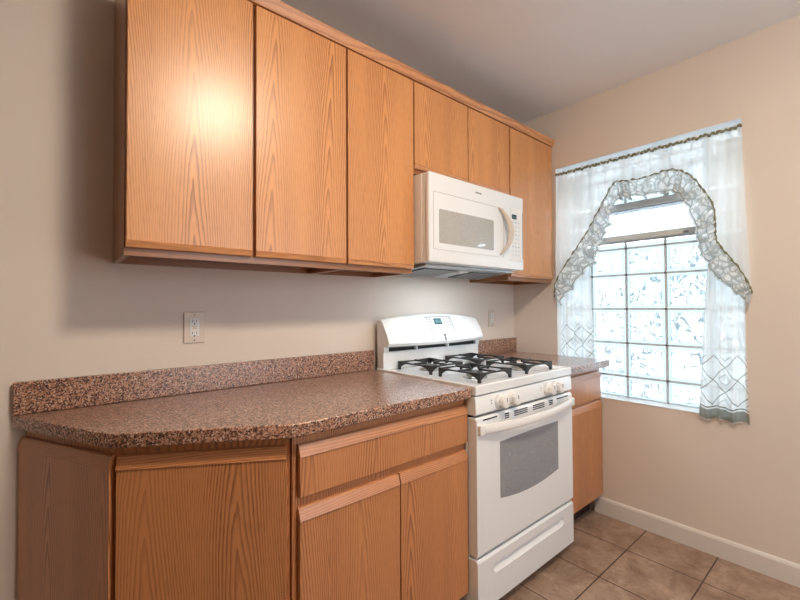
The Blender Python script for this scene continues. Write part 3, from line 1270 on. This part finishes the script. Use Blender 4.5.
def cr_interp(P, f):
    n = len(P) - 1
    t_ = min(max(f, 0), .99999) * n
    i = int(t_)
    u = t_ - i
    p = [Vector(P[max(min(k, n), 0)]) for k in (i - 1, i, i + 1, i + 2)]
    return .5 * ((2 * p[1]) + (-p[0] + p[2]) * u + (2 * p[0] - 5 * p[1] + 4 * p[2] - p[3]) * u * u + (-p[0] + 3 * p[1] - 3 * p[2] + p[3]) * u ** 3)


def plane_x(y, z):
    """depth at which the valance hangs: from the rod out over the wall face"""
    f = min(max((2.09 - z) / .5, 0), 1)
    return .004 - .040 * f


def arch_z(y):
    """height of the cut edge at distance y along the window"""
    prev = OUT[0]
    if y <= prev[0]: return prev[1]
    for q in OUT[1:]:
        if y <= q[0]:
            return prev[1] + (q[1] - prev[1]) * (y - prev[0]) / max(q[0] - prev[0], 1e-6)
        prev = q
    return OUT[-1][1]


def fold(s, v):
    a = .006 + .010 * v
    return a * (math.sin(s * 74) * .55 + math.sin(s * 41 + 1.3) * .5 + .35 * math.sin(s * 131 + .6))


va = thing('window_valance', (0, -.8, 2.08), 'sheer white arched valance with ruffled lace edge across the top of the window', 'curtain')


def val(u, v):
    y0 = .334 + (1.272 - .334) * u
    # the cloth spreads outward at the right edge
    zb = arch_z(.338 + (1.304 - .338) * u)
    yb = .338 + (1.304 - .338) * u
    z = 2.082 + (zb - 2.082) * v
    y = y0 + (yb - y0) * v
    x = plane_x(y, z) + fold(y, v) * (1 - .3 * v)
    if y > 1.265: x = min(x, -.006 if z < 2.0 else x)
    return (x, -y, z)


MB().grid(val, 220, 26, lambda u, v: (u * .95, .9 * (1 - v))).build('sheer_panel', SHEER, va, smooth=True)


def ruf(u, v):
    a = cr_interp(OUT, u)
    b_ = cr_interp(INN, u)
    L = u * 1.9
    ph = L * 105 + 2.5 * math.sin(L * 17)
    tang = (cr_interp(OUT, min(u + .01, 1)) - cr_interp(OUT, max(u - .01, 0)))
    tang = tang.normalized() if tang.length > 1e-6 else Vector((1, 0))
    wv = 1 + .10 * math.sin(ph * .5 + .7)
    p = a + (b_ - a) * v * wv + tang * (.012 * v * math.sin(ph + 1.2))
    x = plane_x(p.x, p.y) - .014 + (.005 + .022 * v) * math.sin(ph)
    return (min(x, -.004 if p.x > 1.25 else .05), -p.x, p.y)


MB().grid(ruf, 420, 10, lambda u, v: (u * 1.9 * 1.2, .115 * (1 - v))).build('lace_ruffle', LACE, va, smooth=True)
pts = []
rad = []
for i in range(260):
    u = i / 259
    p = cr_interp(OUT, u)
    pts.append((plane_x(p.x, p.y) - .014 + .003 * math.sin(u * 260), -p.x, p.y + .003 * math.sin(u * 190)))
    rad.append(.0042 + .0016 * math.sin(u * 330))
MB().tube(pts, rad, 6).build('edge_cord', KHAKI, va, smooth=True)


def head(u, v):
    y = .332 + (1.275 - .332) * u
    z = 2.078 + .024 * v + .0035 * math.sin(u * 150) * v
    x = .006 - .009 + .006 * math.sin(y * 210) + .003 * math.sin(y * 97)
    return (x, -y, z)


MB().grid(head, 300, 4, lambda u, v: (u * 1.2, .03 * v)).build('gathered_heading', SHEER, va, smooth=True)
pts = []
rad = []
for i in range(300):
    u = i / 299
    y = .332 + (1.275 - .332) * u
    pts.append((-.008 + .004 * math.sin(u * 170), -y, 2.086 + .0045 * math.sin(u * 230) + .002 * math.sin(u * 91)))
    rad.append(.0058 + .0025 * math.sin(u * 350))
MB().tube(pts, rad, 6).build('heading_cord', KHAKI, va, smooth=True)


def tier(name, label, ya, yb, ya2, yb2, zb, seed, xoff, xbot):
    t_ = thing(name, (0, -(ya + yb) / 2, zb), label, 'curtain', 'sheer side curtains')

    def fn(u, v):
        y = (ya + (yb - ya) * u) * (1 - v) + (ya2 + (yb2 - ya2) * u) * v
        z = 2.050 + (zb - 2.050) * v
        x = xoff + (xbot - xoff) * v + (.003 + .008 * min(1, v * 1.5)) * math.sin(u * 21 + seed + .8 * math.sin(u * 9 + 2 * v)) + .003 * math.sin(u * 47 + v * 3)
        y += .006 * math.sin(v * 5 + seed) * v
        z += .006 * math.sin(u * 14 + seed) * v
        if y > 1.2735: x = min(x, -.005)
        return (x, -y, z)
    wd = abs(yb2 - ya2) * 1.55
    MB().grid(fn, 90, 70, lambda u, v: (u * wd, (2.050 - zb) * (1 - v))).build('cloth', TIERC, t_, smooth=True)
    return t_


tier('side_curtain', 'sheer side curtain at the left of the window, hanging behind the counter end', .334, .490, .336, .560, .800, .4, .042, .030)
tier('side_curtain', 'sheer side curtain at the right edge of the window, hem hanging just below the sill', 1.165, 1.272, 1.085, 1.282, .672, 2.1, .042, -.021)

# ------------------------------------------------------------------ ceiling lamp (behind the camera view)
lp = thing('ceiling_lamp', LAMP, 'round flush ceiling lamp in the middle of the kitchen', 'lamp')
MB().lathe([(.17, LAMP[2] - .0005), (.17, LAMP[2] - .018), (.16, LAMP[2] - .022)], (LAMP[0], LAMP[1], 0), n=40).build('lamp_base', plain('lamp_base_white', (.8, .8, .8, 1), .4), lp)
prof = [(.15 * math.cos(a), LAMP[2] - .022 - .07 * math.sin(a)) for a in [i * PI / 2 / 10 for i in range(11)]]
MB().lathe(prof, (LAMP[0], LAMP[1], 0), n=40).build('lamp_shade', LAMPM, lp, smooth=True)
